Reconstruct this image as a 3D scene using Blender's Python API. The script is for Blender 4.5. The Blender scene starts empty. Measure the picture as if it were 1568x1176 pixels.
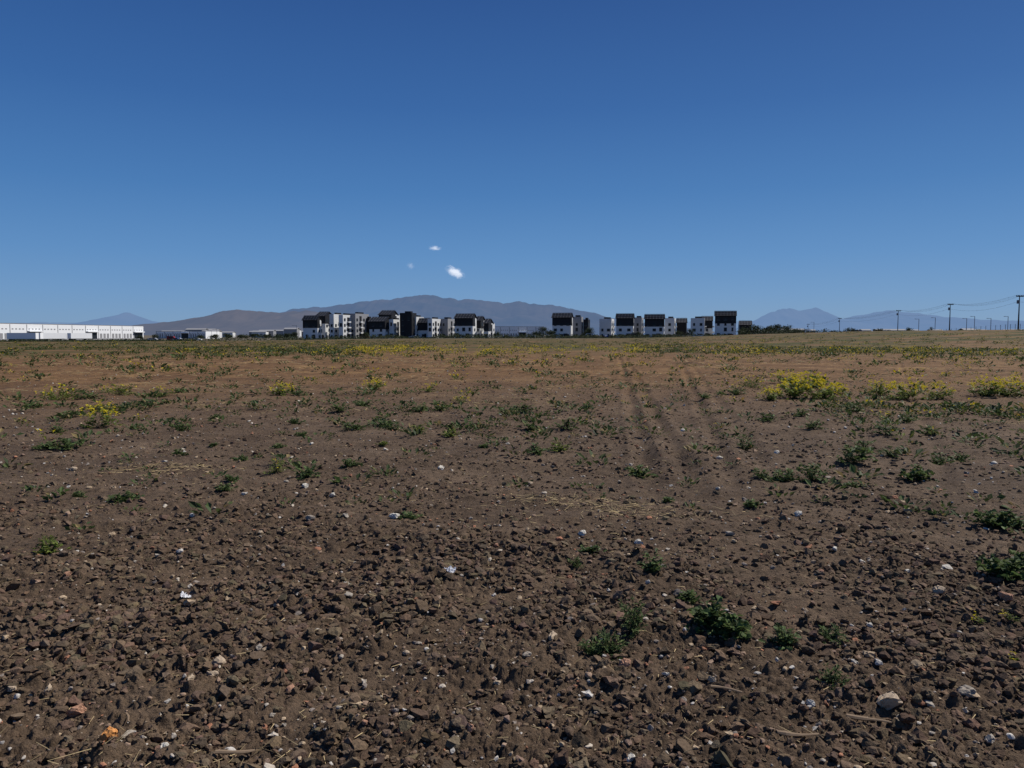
import bpy, math, numpy as np
from mathutils import Vector, Matrix
rng = np.random.default_rng(7)
scene = bpy.context.scene
H = 1.6; F = 1153.0; PITCH = math.atan(75/1153.0)
SUN_AZ, SUN_EL = math.radians(62), math.radians(50)

# ------------------------------------------------------------ survey helpers
def raydir(px, py):
    u = (px-784)/F; v = (588-py)/F
    return (u, math.cos(PITCH)+v*math.sin(PITCH), -math.sin(PITCH)+v*math.cos(PITCH))
def xat(px, y): return (px-784)/F*y
def zat(py, y):
    d = raydir(784, py); return H + d[2]/d[1]*y
# ------------------------------------------------------------ noise
def _h(ix, iy, seed):
    h = (ix.astype(np.int64)*374761393 + iy.astype(np.int64)*668265263 + seed*144665) & 0xffffffff
    h = ((h ^ (h >> 13))*1274126177) & 0xffffffff
    h = ((h ^ (h >> 16))*2246822519) & 0xffffffff
    h = h ^ (h >> 15)
    return (h & 0xffffff)/float(0xffffff)
def vnoise(x, y, seed=0):
    ix = np.floor(x); iy = np.floor(y); fx = x-ix; fy = y-iy
    ix = ix.astype(np.int64); iy = iy.astype(np.int64)
    fx = fx*fx*(3-2*fx); fy = fy*fy*(3-2*fy)
    a=_h(ix,iy,seed); b=_h(ix+1,iy,seed); c=_h(ix,iy+1,seed); d=_h(ix+1,iy+1,seed)
    return (a*(1-fx)+b*fx)*(1-fy)+(c*(1-fx)+d*fx)*fy
def fbm(x, y, seed=0, oct=4):
    s = 0; a = .5; t = 0
    for o in range(oct):
        s = s+a*vnoise(x*2**o+o*17.3, y*2**o-o*9.1, seed+o); t += a; a *= .5
    return s/t
def worley(x, y, seed):
    ix = np.floor(x).astype(np.int64); iy = np.floor(y).astype(np.int64)
    best = np.full(x.shape, 9.0); bid = np.zeros(x.shape)
    for dx in (-1,0,1):
        for dy in (-1,0,1):
            cx = ix+dx; cy = iy+dy
            jx = cx+_h(cx,cy,seed); jy = cy+_h(cx,cy,seed+31)
            d = (jx-x)**2+(jy-y)**2
            m = d < best
            best = np.where(m, d, best); bid = np.where(m, _h(cx,cy,seed+77), bid)
    return np.sqrt(best), bid
def sst(t):
    t = np.clip(t, 0, 1); return t*t*(3-2*t)
def macro(x, y):
    x = np.asarray(x, float); y = np.asarray(y, float)
    z = 3.0*sst((x-15)/120)*sst((y-50)/150)*(1-sst((y-250)/140))
    z = z-1.4*sst((-x-30)/140)*sst((y-160)/160)
    r = np.hypot(x, y)
    z = z + 0.10*(fbm(x/14, y/9, 5, 2)-.5)*sst((r-8)/20)
    return z
RUTS = ((1.50,8,.135,.046),(1.95,8,.135,.042),(2.75,9.9,.21,.042),(3.25,9.9,.21,.028),(5.6,9.9,.5,.028))
def rut_q(x, y, x0, y0, k): return x-(x0+(y-y0)*k+.16*(vnoise(y*.4, y*0+x0, 44)-.5))
def strip(x, y, x0, y0, x1, y1, w):
    L = math.hypot(x1-x0, y1-y0); dx, dy = (x1-x0)/L, (y1-y0)/L
    t = (x-x0)*dx+(y-y0)*dy; q = -(x-x0)*dy+(y-y0)*dx+.18*(fbm(t*1.3, t*0+x0, 48, 2)-.5)
    return np.exp(-(q/w)**2)*sst((t+.4)/.5)*(1-sst((t-L)/.5))
def rough_mask(x, y):
    r = np.hypot(x, y)
    m = fbm(x*.55+y*.2, y*1.1, 91, 3)
    base = 1-sst((r-3.2)/7.0)*.7
    q = np.clip(base*sst((m-.28)/.26)+.18, 0, 1)
    for x0, y0, k, a in RUTS:
        q = q*(1-.7*np.exp(-(rut_q(x, y, x0, y0, k)/.14)**2)*(y > 5.5))
    q = q*(1-.75*strip(x, y, -.95, 3.0, .55, 5.2, .17))*(1-.65*strip(x, y, .35, 4.7, 2.75, 4.0, .14))*(1-.65*strip(x, y, -3.2, 4.4, -.9, 5.4, .18))
    return q
def height(x, y, dr):
    r = np.hypot(x, y)
    z = macro(x, y)
    near = 1-sst((r-40)/60)
    z = z+near*(.10*(fbm(x*.5, y*.7, 11, 3)-.5)+.04*(fbm(x*2.2, y*2.6, 12, 3)-.5))
    w = (y+.22*x)+.5*fbm(x*.5, y*.5, 14, 2)
    z = z+near*.012*np.sin(w*2*math.pi/.62)*(.4+fbm(x*.4, y*.4, 15, 2))
    z = z-.03*strip(x, y, -.95, 3.0, .55, 5.2, .16)-.025*strip(x, y, .35, 4.7, 2.75, 4.0, .13)-.02*strip(x, y, -3.2, 4.4, -.9, 5.4, .16)
    for x0, y0, k, a in RUTS:
        qq = rut_q(x, y, x0, y0, k)
        act = sst((y-6)/3.5)*(1-sst((y-70)/40))*(.3+1.2*vnoise(y*.6, x*0+x0, 47))
        z = z-act*a*np.exp(-(qq/.11)**2)+act*a*.5*np.exp(-((np.abs(qq)-.2)/.08)**2)
    rm = rough_mask(x, y)
    for s, sd, pres, k in ((.16,101,.14,.42),(.085,102,.45,.52),(.048,103,.7,.62),(.026,104,.85,.55)):
        aa = np.clip(s/(2.2*dr)-.5, 0, 1)
        sel = aa > 0.01
        if not sel.any(): continue
        xx, yy = x[sel], y[sel]
        wx = xx+s*.7*(fbm(xx/s*2.1, yy/s*2.1, 61, 2)-.5); wy = yy+s*.7*(fbm(xx/s*2.1, yy/s*2.1, 66, 2)-.5)
        f, bid = worley(wx/s, wy/s, sd)
        rad = .28+.34*np.modf(bid*7.31)[0]
        on = (bid < pres*(.3+.7*rm[sel])).astype(float)
        b = np.clip(1-(f/rad)**2, 0, 1)**.75*rad*s*k*on*(1+.5*(vnoise(xx/s*3.3, yy/s*3.3, 69)-.5))
        z[sel] += b*aa[sel]*(.4+.6*rm[sel])
    aa = np.clip(.03/(2*dr)-.2, 0, 1)
    z = z+aa*.018*(fbm(x*26, y*26, 71, 3)-.5)*(.5+rm)
    return z
def zg(x, y):
    x = np.atleast_1d(np.asarray(x, float)); y = np.atleast_1d(np.asarray(y, float))
    return height(x, y, np.maximum(.006, .0032*np.hypot(x, y)))
def ground(px, py):
    d = raydir(px, py); zz = 0
    for _ in range(6):
        t = (zz-H)/d[2] if d[2] < -1e-4 else 200
        zz = float(macro(d[0]*t, d[1]*t))
    return d[0]*t, d[1]*t

# ------------------------------------------------------------ materials
def newmat(name):
    m = bpy.data.materials.new(name); m.use_nodes = True
    nt = m.node_tree; b = nt.nodes['Principled BSDF']
    b.inputs['Roughness'].default_value = .9
    b.inputs['Specular IOR Level'].default_value = .15
    return m, nt, b
def N(nt, t, **k):
    n = nt.nodes.new(t)
    for a, v in k.items(): setattr(n, a, v)
    return n
def noise(nt, vec, scale, detail=4, rough=.6):
    n = N(nt, 'ShaderNodeTexNoise'); n.inputs['Scale'].default_value = scale
    n.inputs['Detail'].default_value = detail; n.inputs['Roughness'].default_value = rough
    nt.links.new(vec, n.inputs['Vector']); return n.outputs['Fac']
def ramp(nt, fac, stops):
    r = N(nt, 'ShaderNodeValToRGB'); e = r.color_ramp.elements
    while len(e) < len(stops): e.new(.5)
    for i, (p, c) in enumerate(stops):
        e[i].position = p; e[i].color = (*c, 1) if len(c) == 3 else c
    nt.links.new(fac, r.inputs['Fac']); return r.outputs['Color']
def mix(nt, fac, a, b, blend='MIX'):
    m = N(nt, 'ShaderNodeMix', data_type='RGBA', blend_type=blend)
    for s, v in ((0, fac), (6, a), (7, b)):
        if isinstance(v, (int, float)): m.inputs[s].default_value = v
        elif isinstance(v, tuple): m.inputs[s].default_value = (*v, 1)
        else: nt.links.new(v, m.inputs[s])
    return m.outputs[2]
def maprange(nt, v, a, b, c=0, d=1):
    m = N(nt, 'ShaderNodeMapRange'); m.interpolation_type = 'SMOOTHSTEP'
    nt.links.new(v, m.inputs[0])
    for i, q in enumerate((a, b, c, d)): m.inputs[i+1].default_value = q
    return m.outputs[0]
def math_(nt, op, a, b):
    m = N(nt, 'ShaderNodeMath', operation=op)
    for i, v in enumerate((a, b)):
        if isinstance(v, (int, float)): m.inputs[i].default_value = v
        else: nt.links.new(v, m.inputs[i])
    return m.outputs[0]

def soil_material():
    m, nt, b = newmat('tilled_soil')
    geo = N(nt, 'ShaderNodeNewGeometry'); P = geo.outputs['Position']
    ln = N(nt, 'ShaderNodeVectorMath', operation='LENGTH'); nt.links.new(P, ln.inputs[0])
    R = ln.outputs['Value']
    n1 = noise(nt, P, .8, 4); n2 = noise(nt, P, 16, 5, .7); n3 = noise(nt, P, 120, 2, .7)
    c = ramp(nt, n1, [(.3, (.084,.057,.038)), (.5, (.112,.077,.051)), (.7, (.160,.112,.075))])
    c2 = ramp(nt, n2, [(.28, (.40,.38,.37)), (.5, (1,1,1)), (.75, (1.5,1.46,1.42))])
    c = mix(nt, .85, c, c2, 'MULTIPLY')
    c3 = ramp(nt, n3, [(.3, (.55,.55,.55)), (.55, (1,1,1)), (.72, (1.4,1.35,1.3))])
    c = mix(nt, .8, c, c3, 'MULTIPLY')
    v = N(nt, 'ShaderNodeTexVoronoi'); v.inputs['Scale'].default_value = 60; nt.links.new(P, v.inputs['Vector'])
    g1 = math_(nt, 'LESS_THAN', v.outputs['Distance'], .2)
    sc = N(nt, 'ShaderNodeSeparateColor'); nt.links.new(v.outputs['Color'], sc.inputs[0])
    g2 = math_(nt, 'GREATER_THAN', sc.outputs[0], .94)
    c = mix(nt, math_(nt, 'MULTIPLY', g1, g2), c, (.32,.26,.20))
    nf = noise(nt, P, .35, 5, .65)
    far = maprange(nt, R, 10, 34)
    cf = ramp(nt, nf, [(.3, (.108,.058,.028)), (.5, (.158,.088,.041)), (.62, (.210,.123,.056)), (.72, (.32,.20,.085))])
    nfs = noise(nt, P, 4, 4, .7)
    cf = mix(nt, .7, cf, ramp(nt, nfs, [(.3,(.4,.4,.4)),(.6,(1.2,1.2,1.2))]), 'MULTIPLY')
    c = mix(nt, far, c, cf)
    gm = N(nt, 'ShaderNodeMapping'); gm.inputs['Scale'].default_value = (.06,.16,1); nt.links.new(P, gm.inputs['Vector'])
    gn = noise(nt, gm.outputs[0], 1.0, 6, .7)
    gmask = math_(nt, 'MULTIPLY', maprange(nt, gn, .40, .56), maprange(nt, R, 48, 98, 0, .9))
    gc = mix(nt, maprange(nt, noise(nt, P, .25, 3), .35, .65), (.024,.034,.008), (.066,.066,.014))
    c = mix(nt, gmask, c, gc)
    out = maprange(nt, R, 290, 350)
    c = mix(nt, out, c, (.12,.10,.07))
    nt.links.new(c, b.inputs['Base Color'])
    bm = N(nt, 'ShaderNodeBump'); bm.inputs['Strength'].default_value = 1; bm.inputs['Distance'].default_value = .018
    hh = math_(nt, 'ADD', noise(nt, P, 70, 4, .75), math_(nt, 'MULTIPLY', noise(nt, P, 10, 3, .7), 1.5))
    nt.links.new(hh, bm.inputs['Height']); nt.links.new(bm.outputs[0], b.inputs['Normal'])
    return m
def attr_material(name, rough=.9, bump=.6, scale=60, translucent=0, tex=.7):
    m, nt, b = newmat(name); b.inputs['Roughness'].default_value = rough
    a = N(nt, 'ShaderNodeAttribute', attribute_name='Col')
    geo = N(nt, 'ShaderNodeNewGeometry'); P = geo.outputs['Position']
    n = noise(nt, P, scale, 3, .7)
    c = mix(nt, tex, a.outputs['Color'], ramp(nt, n, [(.3,(.5,.5,.5)),(.5,(1,1,1)),(.7,(1.4,1.4,1.35))]), 'MULTIPLY')
    nt.links.new(c, b.inputs['Base Color'])
    if bump:
        bm = N(nt, 'ShaderNodeBump'); bm.inputs['Strength'].default_value = bump; bm.inputs['Distance'].default_value = .006
        nt.links.new(n, bm.inputs['Height']); nt.links.new(bm.outputs[0], b.inputs['Normal'])
    if translucent:
        tr = N(nt, 'ShaderNodeBsdfTranslucent'); nt.links.new(c, tr.inputs['Color'])
        ms = N(nt, 'ShaderNodeMixShader'); ms.inputs[0].default_value = translucent
        nt.links.new(b.outputs[0], ms.inputs[1]); nt.links.new(tr.outputs[0], ms.inputs[2])
        nt.links.new(ms.outputs[0], nt.nodes['Material Output'].inputs['Surface'])
    return m
def plain(name, col, rough=.7, var=.15, scale=.6, metal=0):
    m, nt, b = newmat(name); b.inputs['Roughness'].default_value = rough; b.inputs['Metallic'].default_value = metal
    geo = N(nt, 'ShaderNodeNewGeometry')
    n = noise(nt, geo.outputs['Position'], scale, 3)
    c = mix(nt, n, tuple(q*(1-var) for q in col), tuple(min(1, q*(1+var)) for q in col))
    nt.links.new(c, b.inputs['Base Color']); return m
M_soil = soil_material()
M_clod = attr_material('soil_clod', .95, 1.0, 80)
M_stone = attr_material('stone', .8, .5, 120, tex=.6)
M_leaf = attr_material('weed_leaf', .6, 0, 25, .3, tex=.4)
M_straw = attr_material('straw', .8, 0, 30, tex=.3)
M_tree = attr_material('tree_leaf', .7, 0, 1.5, .15, tex=.4)
M_bark = plain('bark', (.09,.065,.045), .9, .4, 8)
M_white = plain('white_render', (.66,.66,.65), .7, .06, .3)
M_wall = plain('warehouse_white_panel', (.80,.81,.82), .6, .05, .3)
M_grey = plain('grey_render', (.28,.28,.29), .7, .08, .3)
M_black = plain('charcoal_cladding', (.020,.020,.023), .6, .3, 1.2)
M_roof = plain('dark_standing_seam_roof', (.024,.024,.028), .55, .3, .8)
M_glass = plain('window_glass', (.02,.025,.03), .25, .2)
M_metal = plain('galvanised_metal', (.20,.20,.21), .6, .1)
M_wood = plain('weathered_pole_wood', (.05,.037,.03), .9, .3, 2)
M_wire = plain('wire', (.03,.03,.03), .6)
M_paper = plain('white_paper', (.62,.62,.64), .6, .06, 40)
M_tyre = plain('tyre_rubber', (.02,.02,.02), .8)

# ------------------------------------------------------------ mesh helpers
def np_mesh(name, V, Fc, mat, col=None, smooth=False, parent=None):
    me = bpy.data.meshes.new(name); V = np.asarray(V, np.float32); Fc = np.asarray(Fc, np.int32)
    k = Fc.shape[1]
    me.vertices.add(len(V)); me.vertices.foreach_set('co', V.ravel())
    me.loops.add(Fc.size); me.loops.foreach_set('vertex_index', Fc.ravel())
    me.polygons.add(len(Fc)); me.polygons.foreach_set('loop_start', np.arange(0, Fc.size, k, dtype=np.int32))
    me.polygons.foreach_set('loop_total', np.full(len(Fc), k, np.int32))
    me.polygons.foreach_set('use_smooth', np.full(len(Fc), smooth))
    me.materials.append(mat)
    me.update(calc_edges=True)
    if col is not None:
        at = me.color_attributes.new('Col', 'FLOAT_COLOR', 'POINT')
        cc = np.ones((len(V), 4), np.float32); cc[:, :3] = col; at.data.foreach_set('color', cc.ravel())
    o = bpy.data.objects.new(name, me); scene.collection.objects.link(o)
    if parent: o.parent = parent
    return o
class Acc:
    def __init__(s): s.V=[]; s.F=[]; s.C=[]; s.n=0
    def add(s, tv, tf, M, T, col):
        n = len(T)
        if n == 0: return
        v = np.einsum('nij,kj->nki', M, tv)+T[:, None, :]
        f = tf[None]+(np.arange(n)*len(tv))[:, None, None]+s.n
        s.V.append(v.reshape(-1, 3)); s.F.append(f.reshape(-1, 3))
        s.C.append(np.repeat(col, len(tv), axis=0)); s.n += n*len(tv)
    def obj(s, name, mat, smooth=False, parent=None):
        return np_mesh(name, np.concatenate(s.V), np.concatenate(s.F), mat, np.concatenate(s.C), smooth, parent)
def ico(sub):
    import bmesh
    bm = bmesh.new(); bmesh.ops.create_icosphere(bm, subdivisions=sub, radius=1)
    v = np.array([p.co[:] for p in bm.verts]); f = np.array([[q.index for q in p.verts] for p in bm.faces]); bm.free()
    return v, f
def rock_templates(sub, k, amp, seed, nf=5, lo=.5):
    r = np.random.default_rng(seed); v, f = ico(sub); out = []
    for i in range(k):
        d = np.zeros(len(v))
        for j in range(9):
            n = r.normal(size=3); n /= np.linalg.norm(n); d += amp*r.normal()*np.cos(v@n*r.uniform(1.5, 5)+r.uniform(0, 6))/3
        vv = v*(1+d)[:, None]*r.uniform(.75, 1.25, 3)
        for j in range(nf):
            n = r.normal(size=3); n /= np.linalg.norm(n); c = r.uniform(lo, .8)
            q = vv@n; vv = vv-np.clip(q-c, 0, 9)[:, None]*n
        vv += r.normal(size=vv.shape)*amp*.15
        out.append((vv, f))
    return out
def randrot(n, r, tilt=math.pi):
    a = r.uniform(0, 2*math.pi, n); b = r.uniform(-tilt, tilt, n)*.5; c = r.uniform(0, 2*math.pi, n)
    def Rz(t):
        M = np.zeros((n,3,3)); M[:,0,0]=np.cos(t); M[:,0,1]=-np.sin(t); M[:,1,0]=np.sin(t); M[:,1,1]=np.cos(t); M[:,2,2]=1; return M
    X = np.zeros((n,3,3)); X[:,0,0]=1; X[:,1,1]=np.cos(b); X[:,1,2]=-np.sin(b); X[:,2,1]=np.sin(b); X[:,2,2]=np.cos(b)
    return Rz(a)@X@Rz(c)
def frames(dirs, r, roll=1.0):
    d = dirs/np.linalg.norm(dirs, axis=1)[:, None]
    up = np.tile([0, 0, 1.], (len(d), 1))+r.normal(size=d.shape)*.35*roll
    y = np.cross(up, d); y /= np.linalg.norm(y, axis=1)[:, None]+1e-9
    z = np.cross(d, y)
    return np.stack([d, y, z], axis=2)

# ------------------------------------------------------------ ground sheet
ang_in = np.linspace(-42, 42, 1080); ang_out = np.arange(42+3, 360-42-.1, 3.0)
ang = np.radians(np.concatenate([ang_in, ang_out]))
rr = [0.15]
while rr[-1] < 2.1: rr.append(rr[-1]+.06)
while rr[-1] < 60: rr.append(rr[-1]*1.0031)
while rr[-1] < 26000: rr.append(rr[-1]*1.022)
rr = np.array(rr); nr, na = len(rr), len(ang)
RR, AA = np.meshgrid(rr, ang, indexing='ij')
X = (RR*np.sin(AA)).ravel(); Y = (RR*np.cos(AA)).ravel()
DR = np.maximum(.006, np.repeat(np.gradient(rr), na))
Z = height(X, Y, DR)
V = np.stack([X, Y, Z], 1)
i = np.arange(nr-1)[:, None]; j = np.arange(na)[None]; jn = (j+1) % na
Fq = np.stack([i*na+j, (i+1)*na+j, (i+1)*na+jn, i*na+jn], -1).reshape(-1, 4)[:, ::-1]
ctr = len(V); V = np.vstack([V, [[0, 0, float(zg(0, 0)[0])]]])
jj = np.arange(0, na-1, 2); cq = np.stack([jj, (jj+1) % na, (jj+2) % na, np.full(len(jj), ctr)], -1)
np_mesh('field_ground', V, np.vstack([Fq, cq]), M_soil, smooth=True)

# ------------------------------------------------------------ clods and stones
def scatter(n, d0, d1, r, p=1.0, half=41):
    u = r.uniform(0, 1, n); d = (d0**-p+u*(d1**-p-d0**-p))**(-1/p)
    a = np.radians(r.uniform(-half, half, n)); return d*np.sin(a), d*np.cos(a), d
soilc = np.array([.120,.083,.056])
acc = Acc()
for sub, n, d0, d1, s0, sg in ((2, 23000, 1.7, 5.5, .0064, .7), (1, 28000, 4.0, 26, .0095, .62)):
    for tv, tf in rock_templates(sub, 8, .45, 5+sub):
        k = n//8; x, y, d = scatter(k*3, d0, d1, rng, .6)
        keep = rng.uniform(0, 1, 3*k) < (.08+.92*rough_mask(x, y)**1.2*sst((fbm(x*3, y*3, 77, 2)-.15)/.45)); x, y, d = x[keep][:k], y[keep][:k], d[keep][:k]; k = len(x)
        s = s0*np.exp(rng.normal(0, sg, k))*(1+.035*d); s = np.minimum(s, .034+.010*rng.uniform(0, 1, k)**3)
        M = randrot(k, rng)*s[:, None, None]; M = np.array([1, 1, .75])[None, :, None]*M
        T = np.stack([x, y, zg(x, y)+s*.22], 1)
        c = soilc*(rng.uniform(.65, 1.3, k)[:, None])*(1+rng.normal(0, .04, (k, 3)))
        acc.add(tv, tf, M, T, c)
acc.obj('soil_clods', M_clod)
acc = Acc()
pal = np.array([[.46,.40,.33],[.32,.22,.155],[.52,.48,.43],[.36,.17,.10],[.25,.21,.18],[.40,.30,.20],[.24,.16,.12]])
for tv, tf in rock_templates(2, 6, .3, 55, 7, .42):
    x, y, d = scatter(1250, 1.9, 34, rng, .3); k = len(x)
    s = .0058*np.exp(rng.normal(0, .48, k))*(1+.115*d); s = np.minimum(s, .032)
    M = np.array([1, 1, .7])[None, :, None]*(randrot(k, rng)*s[:, None, None])
    T = np.stack([x, y, zg(x, y)+s*.4], 1)
    c = pal[rng.choice(7, k, p=[.18,.17,.10,.13,.13,.17,.12])]*rng.uniform(.7, 1.1, k)[:, None]
    acc.add(tv, tf, M, T, c)
acc.obj('field_stones', M_stone)
rk = rock_templates(3, 9, .36, 99, 9, .38)
def stone(px, py, wpx, col, name='stone', asp=.75):
    x, y = ground(px, py); s = wpx/F*y/2*1.08; tv, tf = rk[rng.integers(9)]
    z = float(np.mean(np.sort(zg(x+np.array([0,s,-s,0,0])*.6, y+np.array([0,0,0,s,-s])*.6))[2:4])); a = rng.uniform(0, 3)
    v = tv*np.array([1, .8, asp])*s; ca, sa = math.cos(a), math.sin(a)
    v = v@np.array([[ca,sa,0],[-sa,ca,0],[0,0,1]])
    o = np_mesh(name, v, tf, M_stone, np.tile(col, (len(v), 1)), smooth=False); o.location = (x, y, z+s*asp*.45)
W=(.56,.52,.45); TN=(.40,.31,.22); OR=(.56,.25,.08); PK=(.36,.20,.13); GY=(.27,.23,.19)
for a in ((166,1132,30,OR,'orange_stone',1.0),(602,795,17,W),(889,822,15,W),(976,834,14,W),(532,896,15,W),(810,738,13,TN),(674,717,13,W),
          (333,1014,24,TN),(473,797,18,GY),(468,746,13,W),(1222,788,13,W),(1278,845,13,W),(1437,912,22,TN),(1475,1072,32,GY),(1256,880,12,PK),
          (1388,780,12,TN),(966,1158,20,W),(118,1085,26,PK),(957,1025,22,PK),(805,1020,16,GY),(293,1048,16,TN),(1541,928,28,PK),(1360,1085,42,TN),
          (75,1062,18,TN),(1408,1010,14,PK),(1189,696,9,W),(1100,697,10,W),(847,985,22,TN),(445,1056,20,PK),(325,1040,22,TN),(760,1050,13,TN),(1330,962,11,W),(720,1130,16,PK),
          (110,722,11,TN),(375,760,9,W),(590,690,8,W),(1520,710,10,W),(1045,660,8,W),(200,870,10,TN),(105,888,12,PK),(250,1163,14,W),(150,930,12,TN),(1420,930,10,TN),(510,765,10,W),
          (560,1120,15,PK),(620,1000,11,TN),(1090,1050,14,TN),(690,945,10,TN),(250,985,11,PK),(1240,1085,14,W),(1020,1040,10,W),(400,820,9,TN),(760,845,10,PK),(1320,865,10,W),(1390,880,10,W),(510,965,9,W),(20,1060,18,TN)):
    stone(*a)

def litter(px, py, wpx):
    x, y = ground(px, py); s = wpx/F*y
    n = 14; g = np.linspace(-.5, .5, n); gx, gy = np.meshgrid(g, g); r = np.random.default_rng(int(px))
    gz = .5*np.abs(fbm(gx.ravel()*5+9, gy.ravel()*5+px, int(px), 3)-.5)*2+.1
    v = np.stack([gx.ravel()*(1+.3*gy.ravel()), gy.ravel()*.8, gz], 1)*s
    i = np.arange(n-1)[:, None]; j = np.arange(n-1)[None]
    f = np.stack([i*n+j, i*n+j+1, (i+1)*n+j+1, (i+1)*n+j], -1).reshape(-1, 4)
    o = np_mesh('crumpled_paper', v, f, M_paper); o.location = (x, y, float(zg(x, y)[0])+.015)
    o.rotation_euler = (.25, .1, r.uniform(0, 3))
litter(688, 887, 18); litter(284, 915, 20)

# ------------------------------------------------------------ leaf templates
def leaf_tpl(w, fold=.12, droop=.25):
    k = len(w); xs = np.linspace(0, 1, k); v = []; f = []
    for x, ww in zip(xs, w):
        z = -droop*x*x+.15*x
        v += [(x, -ww, z+fold*ww*2), (x, 0, z), (x, ww, z+fold*ww*2)]
    for q in range(k-1):
        a = q*3
        for c in (0, 1): f += [(a+c, a+c+1, a+c+4), (a+c, a+c+4, a+c+3)]
    return np.array(v), np.array(f)
L_lobed = leaf_tpl([.02,.10,.22,.10,.30,.16,.30,.05])
L_round = leaf_tpl([.03,.05,.35,.45,.38,.05], .25)
L_narrow = leaf_tpl([.02,.10,.12,.02], .2)
L_dia = (np.array([(0,0,0),(.5,-.28,.08),(1,0,-.05),(.5,.28,.08)]), np.array([(0,1,2),(0,2,3)]))
a3 = np.array([0, 2.094, 4.189])
tube = np.concatenate([np.stack([np.full(3, xx), np.cos(a3)*rr_, np.sin(a3)*rr_], 1) for xx, rr_ in ((0, 1.0), (1, .5))])
L_tube = (tube, np.array([(0,1,4),(0,4,3),(1,2,5),(1,5,4),(2,0,3),(2,3,5),(3,4,5)]))
L_flower = (np.array([(0,0,0)]+[(math.cos(t)*(1 if q%2==0 else .35), math.sin(t)*(1 if q%2==0 else .35), .2) for q, t in enumerate(np.linspace(0, 2*math.pi, 9)[:-1])]),
            np.array([(0, 1+q, 1+(q+1) % 8) for q in range(8)]))
def tube_frames(p0, p1, rad):
    d = p1-p0; L = np.linalg.norm(d, axis=1)
    Fm = frames(d, np.random.default_rng(1), 0.1)
    return Fm*np.stack([L, rad, rad], 1)[:, None, :]
GREENS = np.array([[.062,.095,.032],[.082,.12,.038],[.048,.076,.028],[.105,.135,.045]])
def plant(accL, x, y, w, h, kind, r, dens=1.0):
    n = max(5, int(16*dens))
    a = r.uniform(0, 2*math.pi, n); L = w/2*r.uniform(.3, 1.2, n)
    z0 = float(zg(x, y)[0])-.004
    hh = h*r.uniform(.3, 1.05, n)*(1.15-.75*(L/(w/2))**2).clip(.15, 1)
    ends = np.stack([np.cos(a)*L, np.sin(a)*L, hh], 1)
    mids = ends*np.array([.55, .55, 0])+np.stack([0*L, 0*L, hh*.75], 1)
    base = np.array([x, y, z0])
    sc = np.tile([.08,.10,.04], (n, 1))*r.uniform(.7, 1.3, n)[:, None]
    rad = np.full(n, .0018+.005*w*.4)
    b0 = np.tile(base, (n, 1))+r.normal(size=(n, 3))*np.array([w*.06, w*.06, 0])
    accL.add(*L_tube, tube_frames(b0, base+mids, rad), b0, sc)
    accL.add(*L_tube, tube_frames(base+mids, base+ends, rad*.6), base+mids, sc)
    k = 9
    t = r.uniform(.12, 1, (n, k))
    pos = np.where(t[..., None] < .5, b0[:, None]+(base+mids-b0)[:, None]*t[..., None]*2, (base+mids)[:, None]+(ends-mids)[:, None]*(t[..., None]*2-1)).reshape(-1, 3)
    m = len(pos); da = np.repeat(a, k)+r.normal(0, 1.1, m)
    dirs = np.stack([np.cos(da), np.sin(da), r.uniform(-.15, .9, m)], 1)
    ll = (w*.085+.017)*r.uniform(.5, 1.35, m)*(1 if kind != 'feathery' else .75)
    Fm = frames(dirs, r)*ll[:, None, None]
    gcol = GREENS[r.choice(4, m)]*r.uniform(.6, 1.6, m)[:, None]
    if kind in ('yellow', 'light', 'few'): gcol = gcol*np.array([1.6, 1.4, .9])
    tpl = {'broad': L_round, 'lobed': L_lobed, 'feathery': L_narrow, 'yellow': L_lobed, 'light': L_lobed, 'few': L_narrow}[kind]
    accL.add(*tpl, Fm, pos, gcol)
    if kind == 'feathery':
        accL.add(*L_narrow, frames(dirs+r.normal(0, .5, dirs.shape), r)*(ll*.8)[:, None, None], pos, gcol*1.1)
    if kind in ('yellow', 'few'):
        q = int(n*1.9) if kind == 'yellow' else (int(n*.5) if y > 9 else 3)
        fa = r.uniform(0, 2*math.pi, q); fl = w/2*np.sqrt(r.uniform(0, 1, q))*.95
        fp = base+np.stack([np.cos(fa)*fl, np.sin(fa)*fl, h*(1.1-.45*(fl/(w/2))**2)*r.uniform(.7, 1.2, q)], 1)
        for _ in range(3):
            pp = fp+r.normal(size=fp.shape)*.014
            accL.add(*L_flower, frames(r.normal(size=(q, 3))*.5+np.array([1, 0, 0]), r)*((.008+.02*w*r.uniform(.5, 1, q))*(1.45 if y > 11 else 1))[:, None, None], pp, np.tile([.68,.56,.03], (q, 1)))
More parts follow.
